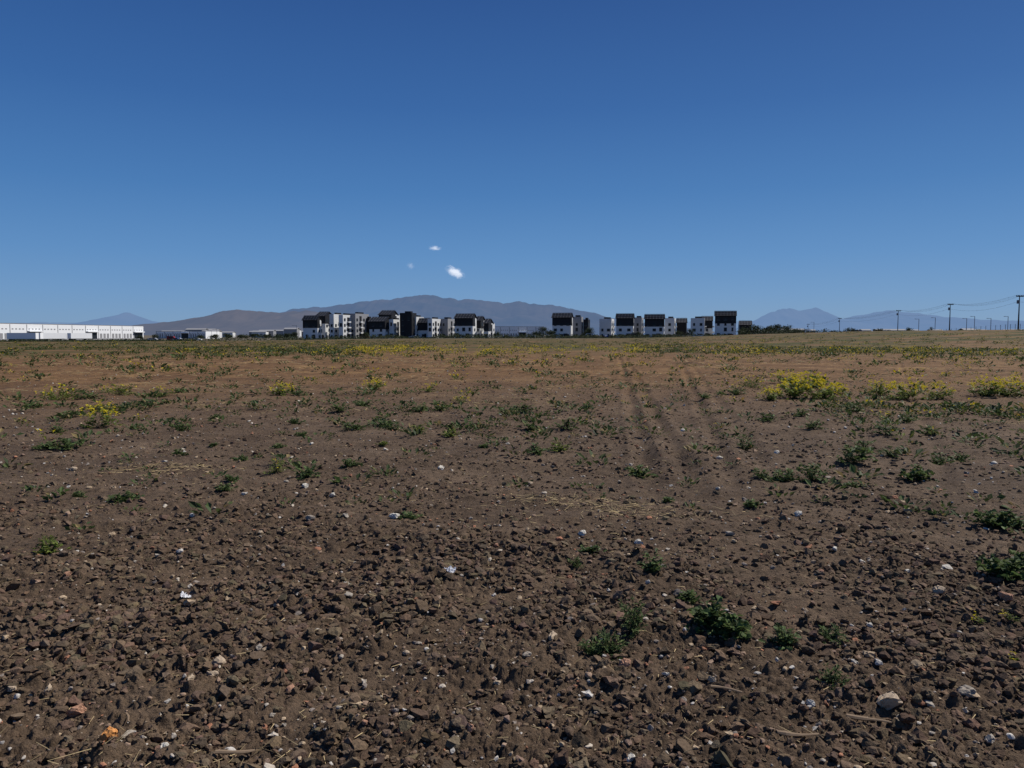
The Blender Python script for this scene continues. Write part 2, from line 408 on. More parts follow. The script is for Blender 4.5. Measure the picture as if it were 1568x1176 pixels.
PL = [
(65,852,44,.65,'light'),(117,764,20,.5,'lobed'),(340,758,30,.4,'lobed'),(352,742,28,.35,'lobed'),(420,728,34,.6,'few'),(462,733,46,.3,'lobed'),
(537,718,28,.4,'lobed'),(66,690,40,.28,'lobed'),(102,690,52,.28,'lobed'),(142,657,56,.55,'yellow'),(98,640,36,.3,'lobed'),(82,662,26,.3,'lobed'),
(270,660,34,.45,'lobed'),(205,658,22,.4,'lobed'),(540,662,44,.3,'lobed'),(582,656,48,.35,'lobed'),(638,668,32,.4,'light'),(690,670,30,.35,'light'),
(640,632,44,.4,'lobed'),(672,630,42,.4,'lobed'),(775,637,40,.45,'lobed'),(800,634,38,.45,'lobed'),(570,597,42,.3,'yellow'),(428,606,40,.35,'yellow'),(450,606,30,.35,'lobed'),
(518,632,40,.35,'lobed'),(550,622,40,.3,'lobed'),(35,625,50,.3,'lobed'),(75,615,60,.3,'few'),(130,612,40,.3,'lobed'),(172,606,54,.3,'few'),(240,608,40,.3,'few'),(270,603,30,.3,'lobed'),
(822,700,40,.35,'lobed'),(857,696,36,.35,'light'),(866,660,36,.45,'lobed'),(815,660,30,.35,'lobed'),(983,732,48,.45,'broad'),(625,795,38,.35,'lobed'),
(1000,888,42,.75,'lobed'),(908,850,34,.35,'lobed'),(880,870,24,.6,'feathery'),(935,1012,78,.42,'feathery'),(972,988,64,.8,'feathery'),(905,1014,46,.4,'feathery'),
(1092,980,64,.62,'broad'),(1125,994,60,.5,'broad'),(1207,998,52,.55,'lobed'),(1282,992,62,.3,'feathery'),(1282,1066,54,.5,'feathery'),(1055,922,32,.45,'lobed'),
(1318,712,62,.42,'lobed'),(1332,692,48,.38,'lobed'),(1365,672,44,.65,'lobed'),(1445,706,42,.4,'lobed'),(1480,704,34,.35,'lobed'),(1410,738,58,.38,'broad'),(1250,738,50,.5,'lobed'),
(1170,738,34,.5,'lobed'),(1205,738,54,.35,'lobed'),(1145,688,30,.8,'lobed'),(1535,808,60,.45,'broad'),(1560,806,40,.4,'lobed'),(1545,892,64,.45,'broad'),(1575,875,50,.6,'broad'),
(1225,612,60,.4,'yellow'),(1265,612,66,.35,'yellow'),(1245,598,70,.3,'yellow'),(1210,588,50,.3,'yellow'),(1285,604,40,.3,'yellow'),(1132,605,34,.4,'lobed'),(1160,595,50,.3,'few'),(1185,615,44,.35,'yellow'),
(1355,606,50,.4,'yellow'),(1400,612,60,.38,'yellow'),(1445,612,50,.4,'yellow'),(1525,610,60,.4,'yellow'),(1560,610,60,.4,'yellow'),(1250,660,40,.4,'lobed'),(1178,646,34,.3,'lobed'),(1312,634,40,.4,'lobed'),
(1430,666,34,.3,'lobed'),(182,776,44,.3,'lobed'),(1310,746,28,.3,'lobed'),(1155,780,24,.3,'lobed'),(900,626,24,.3,'lobed'),(1025,770,18,.4,'lobed'),(365,708,26,.3,'lobed'),(425,688,22,.3,'lobed'),(330,640,24,.3,'lobed'),
(1500,952,22,.6,'few'),(1556,955,24,.7,'few'),(1550,1014,22,.4,'few'),(460,665,20,.3,'lobed'),(585,685,16,.3,'light'),(325,685,14,.3,'lobed'),(740,688,14,.3,'lobed'),
(600,662,34,.35,'lobed'),(705,618,30,.35,'few'),(655,600,34,.3,'few'),(1080,612,26,.3,'lobed'),(272,700,26,.35,'lobed'),(450,652,30,.3,'lobed'),(1395,650,34,.4,'lobed'),(1230,640,30,.35,'lobed'),(1370,700,34,.5,'lobed'),(1110,600,24,.3,'few')]
for px, py, wp, hr, kind in PL:
    x, y = ground(px, py); w = wp/F*y*1.02; y += w*.35
    r = np.random.default_rng(int(px*7+py)); A = Acc()
    plant(A, x, y, w, w*hr*1.1, kind, r, dens=(.35 if kind == 'few' and wp < 25 else (2.3 if wp > 58 else 1.6)))
    nm = {'broad': 'broadleaf_weed', 'lobed': 'mustard_weed', 'feathery': 'feathery_weed', 'yellow': 'flowering_mustard_plant', 'few': 'flowering_mustard_plant', 'light': 'mustard_weed'}[kind]
    A.obj(nm, M_leaf)

def weed_density(x, y):
    d = np.hypot(x, y); b = x/np.maximum(y, .1)
    n = fbm(x/2.0, y/2.6, 201, 4); nb = fbm(x/14, y/9, 202, 3)
    patch = sst((n-.52)/.12); pb = sst((nb-.36)/.22)
    den = .005+.022*sst((d-10)/8)+.05*sst((d-9)/5)*patch*sst((n-.58)/.05)
    den = np.maximum(den, .34*np.exp(-((d-18.5)/2.0)**2)*patch*(np.abs(b) > .1))
    den = np.maximum(den, .13*sst((d-24)/8)*patch)
    den = np.maximum(den, .65*sst((d-44)/16)*(patch*.6+.3*pb))
    den = np.maximum(den, 1.0*sst((d-52)/20)*pb*((b < -.1) | (b > .15)))
    return den
def weed_yellow(x, y):
    d = np.hypot(x, y); b = x/np.maximum(y, .1)
    return .05+.95*np.exp(-((d-78)/26)**2)*(1-sst((np.abs(b+.02)-.15)/.1))+.6*sst((b-.2)/.1)*sst((d-14)/6)*fbm(x/5, y/5, 210, 2)+.12*sst((d-25)/10)
accW = Acc()
NW = 48000
u = rng.uniform(0, 1, NW); d0, d1 = 7.0, 240.0
d = 1/np.power(d0**-.65+u*(d1**-.65-d0**-.65), 1/.65); a = np.radians(rng.uniform(-40, 40, NW)); x = d*np.sin(a); y = d*np.cos(a)
keep = rng.uniform(0, 1, NW) < weed_density(x, y)
x, y, d = x[keep], y[keep], d[keep]; k = len(x)
print('tufts', k)
size = (.06+.08*rng.uniform(0, 1, k)**2)*(1+np.minimum(d, 60)*.045)
wy = weed_yellow(x, y); yel = rng.uniform(0, 1, k) < wy
zz = zg(x, y)
for q in range(15):
    aa = rng.uniform(0, 2*math.pi, k); off = rng.uniform(0, 1, k)**.6*size
    pos = np.stack([x+np.cos(aa)*off, y+np.sin(aa)*off*.8, zz+rng.uniform(0, .6, k)*size*.85], 1)
    dirs = np.stack([np.cos(aa), np.sin(aa), rng.uniform(.1, 1.3, k)], 1)
    c = GREENS[rng.choice(4, k)]*rng.uniform(.45, 1.2, k)[:, None]
    fl = yel & (rng.uniform(0, 1, k) < .33+.28*(wy > .6))
    dry = rng.uniform(0, 1, k) < .14
    c = np.where(dry[:, None], np.array([.24,.18,.08]), c)
    c = np.where(yel[:, None], c*np.array([1.5,1.3,.8]), c)
    c = np.where(fl[:, None], np.array([.60,.47,.02]), c)
    pos[:, 2] += fl*size*.4
    ls = size*rng.uniform(.35, .7, k)*np.where(fl, .65, 1)
    accW.add(*L_dia, frames(dirs, rng)*ls[:, None, None], pos, c)
accW.obj('field_weeds', M_leaf)

# ------------------------------------------------------------ straw
A = Acc()
def straw(x, y, ln):
    k = len(x); aa = rng.uniform(0, 2*math.pi, k)
    p0 = np.stack([x, y, zg(x, y)+.010], 1)
    p1 = p0+np.stack([np.cos(aa)*ln, np.sin(aa)*ln, rng.uniform(-.02, .25, k)*ln], 1)
    c = np.array([.46,.35,.19])*rng.uniform(.5, 1.2, k)[:, None]
    A.add(*L_tube, tube_frames(p0, p1, .0009+.0003*p0[:, 1]), p0, c)
x, y, d = scatter(2600, 2, 24, rng, .3); straw(x, y, rng.uniform(.015, .06, len(x))*(1+d*.03))
for px, py, sx, sy, k in ((940,778,.45,.35,240),(820,768,.4,.25,100),(255,720,.6,.3,150),(350,1160,.3,.08,14),(130,1165,.15,.06,8),(1040,790,.5,.25,50),(430,1145,.2,.05,6)):
    gx, gy = ground(px, py); straw(gx+rng.normal(0, sx*.6, k), gy+rng.normal(0, sy*.6, k), rng.uniform(.03, .14, k))
k = 9000; u = rng.uniform(0, 1, k); d = 16+40*u; a = np.radians(rng.uniform(-40, 40, k)); x = d*np.sin(a); y = d*np.cos(a)
kp = fbm(x/3.5, y/2.5, 303, 3) > .54; straw(x[kp], y[kp], rng.uniform(.1, .35, kp.sum()))
A.obj('dry_straw', M_straw)
def stick(px, py, lpx, ang_):
    x, y = ground(px, py); L = lpx/F*y; n = 12; v = []; f = []
    for q in range(n):
        t = q/(n-1); r_ = L*.075*(1-.5*t)*(.7+.6*float(vnoise(np.array([t*5.]), np.array([px*1.]), 5)[0]))
        cy = L*.06*math.sin(t*4+px)
        for s in range(6):
            an = s*math.pi/3; v.append(((t-.5)*L, cy+math.cos(an)*r_, math.sin(an)*r_*.6))
    for q in range(n-1):
        for s in range(6): f.append((q*6+s, q*6+(s+1)%6, q*6+6+(s+1)%6, q*6+6+s))
    o = np_mesh('dead_stick', v, f, M_straw, np.tile([.21,.15,.10], (len(v), 1)))
    o.location = (x, y, float(zg(x, y)[0])+.024); o.rotation_euler = (0, .05, ang_)
stick(1330,1108,66,-.35); stick(1222,1135,66,-.05); stick(1112,1068,48,-.3); stick(195,1100,30,-.9); stick(360,1157,60,.25); stick(1050,790,18,1.2)

# ------------------------------------------------------------ buildings
class Bld:
    def __init__(s, name, loc, rot):
        s.e = bpy.data.objects.new(name, None); scene.collection.objects.link(s.e)
        s.e.location = loc; s.e.rotation_euler = (0, 0, rot); s.p = {}
    def box(s, part, mat, x0, x1, y0, y1, z0, z1):
        v = [(x, y, z) for z in (z0, z1) for x, y in ((x0,y0),(x1,y0),(x1,y1),(x0,y1))]
        f = [(0,3,2,1),(4,5,6,7),(0,1,5,4),(1,2,6,5),(2,3,7,6),(3,0,4,7)]
        s.raw(part, mat, v, f)
    def raw(s, part, mat, v, f):
        d = s.p.setdefault((part, mat.name), [[], []]); n = len(d[0]); d[0] += v; d[1] += [tuple(q+n for q in t) for t in f]
    def gable(s, part, mat, x0, x1, y0, y1, z0, z1, t=.25):
        ym = (y0+y1)/2
        v = [(x0,y0,z0),(x1,y0,z0),(x1,ym,z1),(x0,ym,z1),(x1,y1,z0),(x0,y1,z0)]
        v += [(a, b, c-t) for a, b, c in v]
        f = [(0,1,2,3),(3,2,4,5),(6,9,8,7),(9,11,10,8),(0,6,7,1),(5,4,10,11),(1,7,8,2),(2,8,10,4),(0,3,9,6),(3,5,11,9)]
        s.raw(part, mat, v, f)
    def done(s):
        for (part, mn), (v, f) in s.p.items():
            me = bpy.data.meshes.new(part); me.from_pydata(v, [], f); me.materials.append(bpy.data.materials[mn]); me.update()
            o = bpy.data.objects.new(part, me); scene.collection.objects.link(o); o.parent = s.e
        return s.e
def townhouse(px0, pxm, px1, ytop, kind, dist=400):
    th = math.radians(-15); m = dist/F
    w = max(2.5, (pxm-px0)*m/math.cos(th)); dp = max(3., (px1-pxm)*m/(-math.sin(th)))
    x = xat(pxm, dist); z0 = min(float(macro(x, dist)), 0)-.1; top = zat(ytop, dist)-z0
    b = Bld('townhouse_building', (x, dist, z0), th)
    rd = min(dp, 9.0)
    eave = top-2.4 if kind in 'RG' else top
    body = M_white if kind in 'RW' else (M_black if kind in 'DG' else M_grey)
    b.box('walls', body, -w, 0, 0, dp, 0, eave)
    st = 2.95; ns = max(2, int(eave//st)); blk = eave-4.2
    if kind == 'R':
        b.box('upper_cladding', M_black, -w-.06, .08, -.08, -.003, blk, eave-.003)
        b.box('upper_side_cladding', M_black, .003, .08, .001, rd*.6, blk, eave-.003)
        b.box('base_black_panel', M_black, -w*.40, -w*.18, -.05, -.003, .1, 2.5)  # flat black panel on the front wall at ground level, no opening cut
    if kind in 'RG':
        b.gable('roof', M_roof, -w-.45, .35, -.7, rd+.7, eave, top)
        for q in range(int(w/1.6)+1):
            xx = -w-.3+q*1.6; ym = rd/2
            v = [(xx,-.68,eave+.02),(xx+.12,-.68,eave+.02),(xx+.12,ym,top+.12),(xx,ym,top+.12),(xx,-.68,eave-.1),(xx+.12,-.68,eave-.1),(xx+.12,ym,top-.1),(xx,ym,top-.1)]
            b.raw('roof_seams', M_metal, v, [(0,1,2,3),(0,3,7,4),(1,5,6,2),(0,4,5,1)])
        for zz in (.35, .7):
            yy = -.7+(rd/2+.7)*zz; z_ = eave+(top-eave)*zz
            b.box('roof_panel_rail', M_metal, -w-.3, .2, yy-.06, yy+.06, z_+.1, z_+.22)
        b.box('roof_rail', M_metal, -w-.3, .2, rd/2-.05, rd/2+.05, top+.13, top+.25)
        ym = rd/2
        b.raw('gable_wall', M_black, [(-.02,0,eave),(-.02,ym*2,eave),(-.02,ym,top-.3)], [(0,1,2)])
        b.raw('gable_wall', M_black, [(-w+.02,0,eave),(-w+.02,ym*2,eave),(-w+.02,ym,top-.3)], [(0,2,1)])
    else:
        for (a0,a1,c0,c1) in ((-w,0,0,.25),(-w,0,dp-.25,dp),(-w,-w+.25,.25,dp-.25),(-.25,0,.25,dp-.25)):
            b.box('parapet', body, a0, a1, c0, c1, eave+.003, eave+.7)
        b.box('stair_head', M_black, -w*.7, -w*.2, dp*.3, dp*.7, eave+.003, eave+1.6)
    r = np.random.default_rng(int(px0))
    nc = max(1, int(w/3.0))
    for s in range(ns):
        for c in range(nc):
            if r.uniform() < .15: continue
            cx = -w+(c+.5)*w/nc; ww = .4+.5*r.uniform(); zb = s*st+.8; hh = 1.4+.5*(r.uniform() < .3)
            y0 = -.12 if (kind == 'R' and zb+hh > blk) else -.04
            b.box('windows', M_glass, cx-ww, cx+ww, y0-.03, y0+.0, zb, zb+hh)
            b.box('sills', M_metal, cx-ww-.08, cx+ww+.08, y0-.12, y0-.035, zb-.12, zb-.01)
    nc = max(1, int(dp/3.4))
    for c in range(nc):
        cy = (c+.5)*dp/nc
        if c % 3 == 1 and kind != 'D':
            b.box('side_panel', M_black, .003, .06, cy-1.3, cy+1.3, .3, eave-.6)
            for s in range(1, ns): b.box('balconies', M_white, .065, 1.0, cy-1.4, cy+1.4, s*st, s*st+.7)
        else:
            for s in range(ns):
                if r.uniform() < .1: continue
                b.box('side_windows', M_glass, .083, .13, cy-.8, cy+.8, s*st+.8, s*st+2.3)
    b.done()
U = [(463,487,490,483,'R'),(484,499,512,477,'R',412),(508,512,522,483,'W',404),(521,526,535,484,'W'),(535,545,557,482,'S',408),
(557,566,570,489,'D',420),(565,590,600,485,'R'),(580,600,611,475,'R',418),(598,603,612,491,'W',402),(612,631,636,481,'D'),(633,638,646,487,'W',404),(640,656,660,487,'R',404),(656,662,673,490,'W',400),(673,686,695,490,'S',412),
(696,724,729,480,'R'),(728,736,743,484,'R',410),(742,748,757,488,'R',404),
(846,874,878,479,'R'),(876,890,894,487,'S',408),(893,900,905,491,'D',408),(918,936,944,490,'W',410),(944,969,972,480,'R'),(970,982,990,488,'S',412),
(988,1016,1019,481,'R'),(1018,1032,1042,489,'W',408),(1036,1050,1058,487,'G',420),(1058,1078,1084,489,'W',404),(1075,1090,1098,484,'R',412),(1096,1126,1129,476,'R',398),
(1133,1150,1168,491,'G',450)]
for u_ in U: townhouse(*u_)

def warehouse(name, P0, P1, h, depth, z0, bays):
    P0 = Vector(P0); P1 = Vector(P1); L = (P1-P0).length; th = math.atan2((P1-P0).y, (P1-P0).x)
    b = Bld(name, (P0.x, P0.y, z0), th)
    b.box('walls', M_wall, 0, L, 0, depth, 0, h)
    b.box('parapet_cap', M_metal, -.1, L+.1, -.1, .3, h+.003, h+.25)
    b.box('roof', M_grey, 0, L, .31, depth, h+.003, h+.1)
    bw = L/bays
    for q in range(bays):
        x0 = q*bw
        b.box('downpipes', M_metal, x0+.1, x0+.4, -.12, -.003, 0, h-.3)
        if q % 4 != 3:
            for s in range(3):
                b.box('dock_doors', M_grey, x0+bw*(.14+.28*s), x0+bw*(.32+.28*s), -.08, -.003, 1.1, 3.9)
        else:
            b.box('entrance_glazing', M_glass, x0+bw*.1, x0+bw*.9, -.1, -.003, .6, 4.6)
            b.box('entrance_canopy', M_wall, x0+bw*.05, x0+bw*.95, -1.4, -.11, 4.7, 5.3)
        for s in range(4):
            b.box('clerestory_windows', M_grey, x0+bw*(.12+.21*s), x0+bw*(.22+.21*s), -.06, -.003, h*.66, h*.66+.6)
    b.box('wainscot', M_grey, 0, L, -.04, -.003, 0, .9)
    b.done()
warehouse('warehouse_building', (xat(-40,375),375), (xat(221,520),520), 9.0, 60, -1.35, 12)
warehouse('warehouse_building', (xat(240,640),640), (xat(316,640),640), 6.2, 30, -1.6, 6)
warehouse('warehouse_building', (xat(752,640),640), (xat(833,660),660), 9.6, 40, -.9, 6)
warehouse('warehouse_building', (xat(1180,900),900), (xat(1240,900),900), 8, 40, 0, 4)

def vehicle(name, px, dist, rot, col, L=4.4, van=False):
    x = xat(px, dist); z = float(macro(x, dist))
    b = Bld(name, (x, dist, z), rot); m = plain('paint_'+name, col, .3, .03)
    if van: prof = [(0,.4),(L,.4),(L,1.2),(L-.9,1.4),(L-1.6,2.4),(.1,2.4)]
    else: prof = [(0,.4),(L,.4),(L,.85),(L-1.1,.98),(L-1.8,1.45),(1.0,1.48),(.3,1.0),(0,.95)]
    n = len(prof); W_ = 1.75
    v = [(a, 0, c) for a, c in prof]+[(a, W_, c) for a, c in prof]
    f = [tuple(range(n)), tuple(range(2*n-1, n-1, -1))]+[(q+n, (q+1) % n+n, (q+1) % n, q) for q in range(n)]
    b.raw('body', m, v, f)
    zt = 1.35 if not van else 2.1; zb = .97 if not van else 1.5
    b.box('side_glass', M_glass, 1.1, L-1.75, -.02, -.003, zb, zt); b.box('side_glass', M_glass, 1.1, L-1.75, W_+.003, W_+.02, zb, zt)
    for wx in (.85, L-.85):
        for wy in (-.04, W_-.18):
            k = 14; vv = [(wx+.33*math.cos(q*2*math.pi/k), wy+s, .33+.33*math.sin(q*2*math.pi/k)) for s in (0, .22) for q in range(k)]
            ff = [tuple(range(k)), tuple(range(2*k-1, k-1, -1))]+[(q, q+k, (q+1) % k+k, (q+1) % k) for q in range(k)]
            b.raw('wheels', M_tyre, vv, ff)
    b.done()
cols = [(.6,.6,.6),(.03,.03,.035),(.35,.36,.38),(.2,.03,.03),(.5,.5,.52),(.05,.08,.2)]
for q, (px, dist) in enumerate(((226,400),(234,402),(243,398),(256,400),(268,404),(277,400),(296,398),(836,372),(908,374),(916,372),(926,374),(938,373),(952,372),(966,374),(980,372),(1022,374),(1034,372),(1048,373),(1064,372),(770,373),(640,374),(552,373))):
    vehicle('parked_van' if q % 5 == 3 else 'parked_car', px, dist, [0, .12, math.pi][q % 3], cols[q % 6], van=(q % 5 == 3), L=5 if q % 5 == 3 else 4.4)
def trailer(px, dist, rot):
    x = xat(px, dist); b = Bld('semi_trailer', (x, dist, float(macro(x, dist))), rot)
    b.box('cargo_box', M_wall, 0, 13, 0, 2.5, 1.15, 4.0)
    b.box('chassis', M_black, .5, 12.5, .6, 1.9, .8, 1.147); b.box('landing_gear', M_metal, 9.4, 9.6, .5, 2, 0, .797)
    for wx in (1.2, 2.5):
        for wy in (.0, 2.1):
            k = 14; vv = [(wx+.5*math.cos(q*2*math.pi/k), wy+s, .5+.5*math.sin(q*2*math.pi/k)) for s in (0, .4) for q in range(k)]
            b.raw('wheels', M_tyre, vv, [tuple(range(k)), tuple(range(2*k-1, k-1, -1))]+[(q, q+k, (q+1) % k+k, (q+1) % k) for q in range(k)])
    b.done()
for a in ((12,350,.05),(20,358,.05),(66,372,1.2),(110,390,1.25)): trailer(*a)

# ------------------------------------------------------------ trees
def tree(name, px, dist, top_py, wpx, seed):
    x = xat(px, dist); z0 = min(float(macro(x, dist)), .3); h = zat(top_py, dist)-z0; w = wpx/F*dist
    r = np.random.default_rng(seed); e = bpy.data.objects.new(name, None); scene.collection.objects.link(e); e.location = (x, dist, z0)
    T = Acc()
    p = np.array([0, 0, 0.]); q = np.array([r.normal()*.2, r.normal()*.2, h*.38])
    p0s = [p]; p1s = [q]; rads = [h*.035]; cl = []
    for _ in range(11):
        a = r.uniform(0, 6.28); rad = w/2*r.uniform(.25, .95); en = np.array([math.cos(a)*rad, math.sin(a)*rad, h*r.uniform(.45, .93)*(1-.2*(rad/(w/2))**2)])
        p0s.append(q*r.uniform(.8, 1)); p1s.append(en); rads.append(h*.014); cl.append(en)
    P0 = np.array(p0s); P1 = np.array(p1s)
    T.add(*L_tube, tube_frames(P0, P1, np.array(rads)), P0, np.tile([.07,.05,.035], (len(P0), 1)))
    T.obj('trunk_and_limbs', M_bark, parent=e)
    C = Acc()
    for c in cl+[np.array([0, 0, h*.8])]:
        k = 60; o = r.normal(size=(k, 3))*np.array([w*.13, w*.13, h*.085]); pos = c+o
        pos[:, 2] = pos[:, 2].clip(h*.22, h)
        g = np.array([.040,.052,.024])*r.uniform(.7, 1.4)*r.uniform(.6, 1.4, k)[:, None]
        C.add(*L_dia, frames(r.normal(size=(k, 3)), r)*(w*.09+.12), pos, g)
    C.obj('foliage', M_tree, parent=e)
TR = [(822,372,506,12),(833,376,500,16),(843,370,505,12),(904,376,502,14),(897,378,508,10),(975,376,508,12),(1040,376,506,12),(1056,376,504,12),(760,376,507,12),(700,376,510,9),(560,376,508,10),(452,380,509,12),(440,385,511,12),
(1138,420,500,16),(1152,420,497,20),(1166,415,501,18),(1178,405,499,18),(1190,410,497,20),(1203,405,498,18),(1216,410,503,16),(1226,415,506,14),(1240,430,507,14),(1275,430,506,12),(1298,400,501,14),(1308,404,503,12),(1345,380,503,16),(1356,385,505,12),(1392,350,501,12),(1425,330,501,10),
(330,430,512,14),(350,440,511,16),(372,450,512,16),(390,440,511,14),(408,450,512,16),(425,430,511,14),(306,430,513,14),(238,430,512,10),(215,420,513,9)]
for q, (px, dist, tp, wp) in enumerate(TR): tree('broadleaf_tree', px, dist, tp, wp, 500+q)
A = Acc(); k = 1800
for (pa, pb, dist, hh) in ((300,1180,352,1.5),(420,860,360,1.8),(1130,1300,345,3.2),(0,300,330,.9),(860,1130,364,1.5)):
    pxs = rng.uniform(pa, pb, k); dd = dist+rng.normal(0, 5, k); xx = (pxs-784)/F*dd
    cl = sst((fbm(xx/5, dd*0, int(pa)+3, 3)-.35)/.25)*hh
    for _ in range(3):
        pos = np.stack([xx+rng.normal(0, .5, k), dd, macro(xx, dd)+rng.uniform(0, 1, k)*cl], 1)
        A.add(*L_dia, frames(rng.normal(size=(k, 3)), rng)*.75, pos, np.array([.040,.052,.024])*rng.uniform(.5, 1.6, k)[:, None])
A.obj('hedge_shrubs', M_tree)
B = Bld('distant_town_buildings', (0, 0, 0), 0)
for q in range(70):
    side = rng.uniform(); px = rng.uniform(222, 460) if side < .5 else rng.uniform(1140, 1568)
    dist = rng.uniform(700, 1300); x = xat(px, dist); w = rng.uniform(8, 26); h = rng.uniform(4, 8)
    mm = [M_white, M_grey, M_grey, M_metal][q % 4]
    B.box('walls', mm, x, x+w, dist, dist+10, -2, h); B.gable('roofs', M_grey, x-.4, x+w+.4, dist-.4, dist+10.4, h+.01, h+1.5)
    for s in range(int(w/4)): B.box('windows', M_glass, x+1+s*4, x+2.6+s*4, dist-.1, dist-.01, 1.2, 2.8)
B.done()

# ------------------------------------------------------------ utility poles, wires, fence
def pole(px, dist, top_py):
    x = xat(px, dist); z0 = float(macro(x, dist))-.3; h = zat(top_py, dist)-z0
    e = bpy.data.objects.new('utility_pole', None); scene.collection.objects.link(e); e.location = (x, dist, z0)
    e.rotation_euler = (0, 0, .25)
    A = Acc(); P0 = np.array([[0, 0, 0.]]); A.add(*L_tube, tube_frames(P0, np.array([[0, 0, h]]), np.array([.27])), P0, np.array([[.07,.05,.04]]))
    A.obj('shaft', M_wood, parent=e)
    b = Bld('crossarm_assembly', (0, 0, 0), 0); b.e.parent = e
    b.box('upper_crossarm', M_wood, -1.4, 1.4, -.24, -.05, h-.5, h-.25)
    for q in (-1.2, -.6, .6, 1.2): b.box('insulators', M_wood, q-.08, q+.08, -.2, -.05, h-.247, h+.02)
    b.box('transformer', M_metal, -.75, -.25, -.3, .25, h-2.6, h-1.5)
    b.done()
    return [Vector((x+q*math.cos(.25), dist+q*math.sin(.25), z0+h+.03)) for q in (-1.2, -.6, .6, 1.2)]
tops = [pole(*a) for a in ((1690,185,425),(1557,232,452),(1452,300,465),(1373,385,475),(1284,500,487),(1236,640,496))]
A = Acc()
def wire(a, b_, sag, rad):
    t = np.linspace(0, 1, 15)[:, None]; P = np.array(a)*(1-t)+np.array(b_)*t; P[:, 2] -= (sag*4*t*(1-t))[:, 0]
    A.add(*L_tube, tube_frames(P[:-1], P[1:], np.full(14, rad)), P[:-1], np.tile([.03,.03,.03], (14, 1)))
for t0, t1 in zip(tops[:-1], tops[1:]):
    for q in range(4): wire(t0[q], t1[q], 1.3+.2*q, .028)
    wire(t0[1]-Vector((0,0,2.0)), t1[1]-Vector((0,0,2.0)), 1.7, .035)
A.obj('power_lines', M_wire)
B = Bld('wire_fence', (0, 0, 0), 0); pts = []
for q in range(46):
    px = 1290+q*7.5; dist = 400-q*4.2; x = xat(px, dist); z = max(float(macro(x, dist)), 0)
    pts.append((x, dist, z)); B.box('posts', M_metal, x-.05, x+.05, dist-.05, dist+.05, z-.2, z+2.3)
B.done()
A = Acc()
for p, q in zip(pts[:-1], pts[1:]):
    for hz in (.5, 1.1, 1.7, 2.2): wire(Vector(p)+Vector((0,0,hz)), Vector(q)+Vector((0,0,hz)), .02, .012)
f_ = A.obj('strands', M_wire); f_.parent = B.e
def lamp(px, dist, tp):
    x = xat(px, dist); z = float(macro(x, dist)); h = zat(tp, dist)-z
    b = Bld('street_lamp', (x, dist, z-.2), .4)
    b.box('post', M_metal, -.07, .07, -.07, .07, 0, h); b.box('arm', M_metal, -1.6, .07, -.05, .05, h+.003, h+.12); b.box('lamp_head', M_metal, -2.3, -1.603, -.14, .14, h-.02, h+.14)
    b.done()
for a in ((1405,300,488),(1430,300,486),(1478,290,487),(1490,290,484),(1515,280,487),(1541,280,484),(1245,430,493),(325,420,506),(333,430,504),(455,390,498)): lamp(*a)

# ------------------------------------------------------------ mountains
def hill_haze_mat(name, ca, cb, haze, fac):
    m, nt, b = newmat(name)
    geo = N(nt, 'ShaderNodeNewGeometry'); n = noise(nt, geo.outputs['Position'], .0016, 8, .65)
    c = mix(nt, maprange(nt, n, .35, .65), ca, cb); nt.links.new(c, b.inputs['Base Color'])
    em = N(nt, 'ShaderNodeEmission'); em.inputs['Color'].default_value = (*haze, 1)  # constant emission paints the in-scattered light of distance haze onto the slopes
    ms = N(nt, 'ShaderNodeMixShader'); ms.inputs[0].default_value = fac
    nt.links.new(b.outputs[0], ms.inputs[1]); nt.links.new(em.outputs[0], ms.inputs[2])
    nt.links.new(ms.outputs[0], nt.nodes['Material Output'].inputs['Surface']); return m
def mountain(name, pts, dist, depth, mat, seed, rough=.35):
    pts = np.array(pts, float); nc, nr_ = 420, 70
    px = np.linspace(pts[0, 0], pts[-1, 0], nc); py = np.interp(px, pts[:, 0], pts[:, 1])
    k = np.exp(-np.linspace(-2, 2, 9)**2); k /= k.sum(); py = np.convolve(np.pad(py, 4, 'edge'), k, 'valid')
    x = (px-784)/F*dist; crest = np.maximum((513-py)/F*dist, 0)
    s = np.linspace(-1, 1, nr_); S, Xg = np.meshgrid(s, x, indexing='ij'); Cg = np.tile(crest, (nr_, 1))
    L = depth*.45
    rid = 1-np.abs(2*fbm(Xg.ravel()/L, (S.ravel()*depth)/(L*1.6), seed, 5)-1).reshape(S.shape)
    fal = (1-np.abs(S))**.85
    cn = 1+.06*(fbm(Xg.ravel()/(dist*.010), S.ravel()*3, seed+9, 5).reshape(S.shape)-.5)*2
    Zg = Cg*fal*cn-Cg*rough*(1.0-rid)*2.2*np.minimum(np.abs(S)*3, 1)*fal-6
    Yg = dist+S*depth
    V = np.stack([Xg.ravel(), Yg.ravel(), Zg.ravel()], 1)
    i = np.arange(nr_-1)[:, None]; j = np.arange(nc-1)[None]
    f = np.stack([i*nc+j, i*nc+j+1, (i+1)*nc+j+1, (i+1)*nc+j], -1).reshape(-1, 4)
    np_mesh(name, V, f, mat, smooth=True)
HM = hill_haze_mat('mountain_main_haze_glow', (.06,.065,.05), (.15,.12,.085), (.100,.165,.305), .78)
HB = hill_haze_mat('hill_brown_haze_glow', (.08,.065,.05), (.16,.115,.08), (.110,.150,.245), .68)
HF = hill_haze_mat('mountain_far_haze_glow', (.10,.10,.08), (.16,.14,.11), (.155,.260,.46), .88)
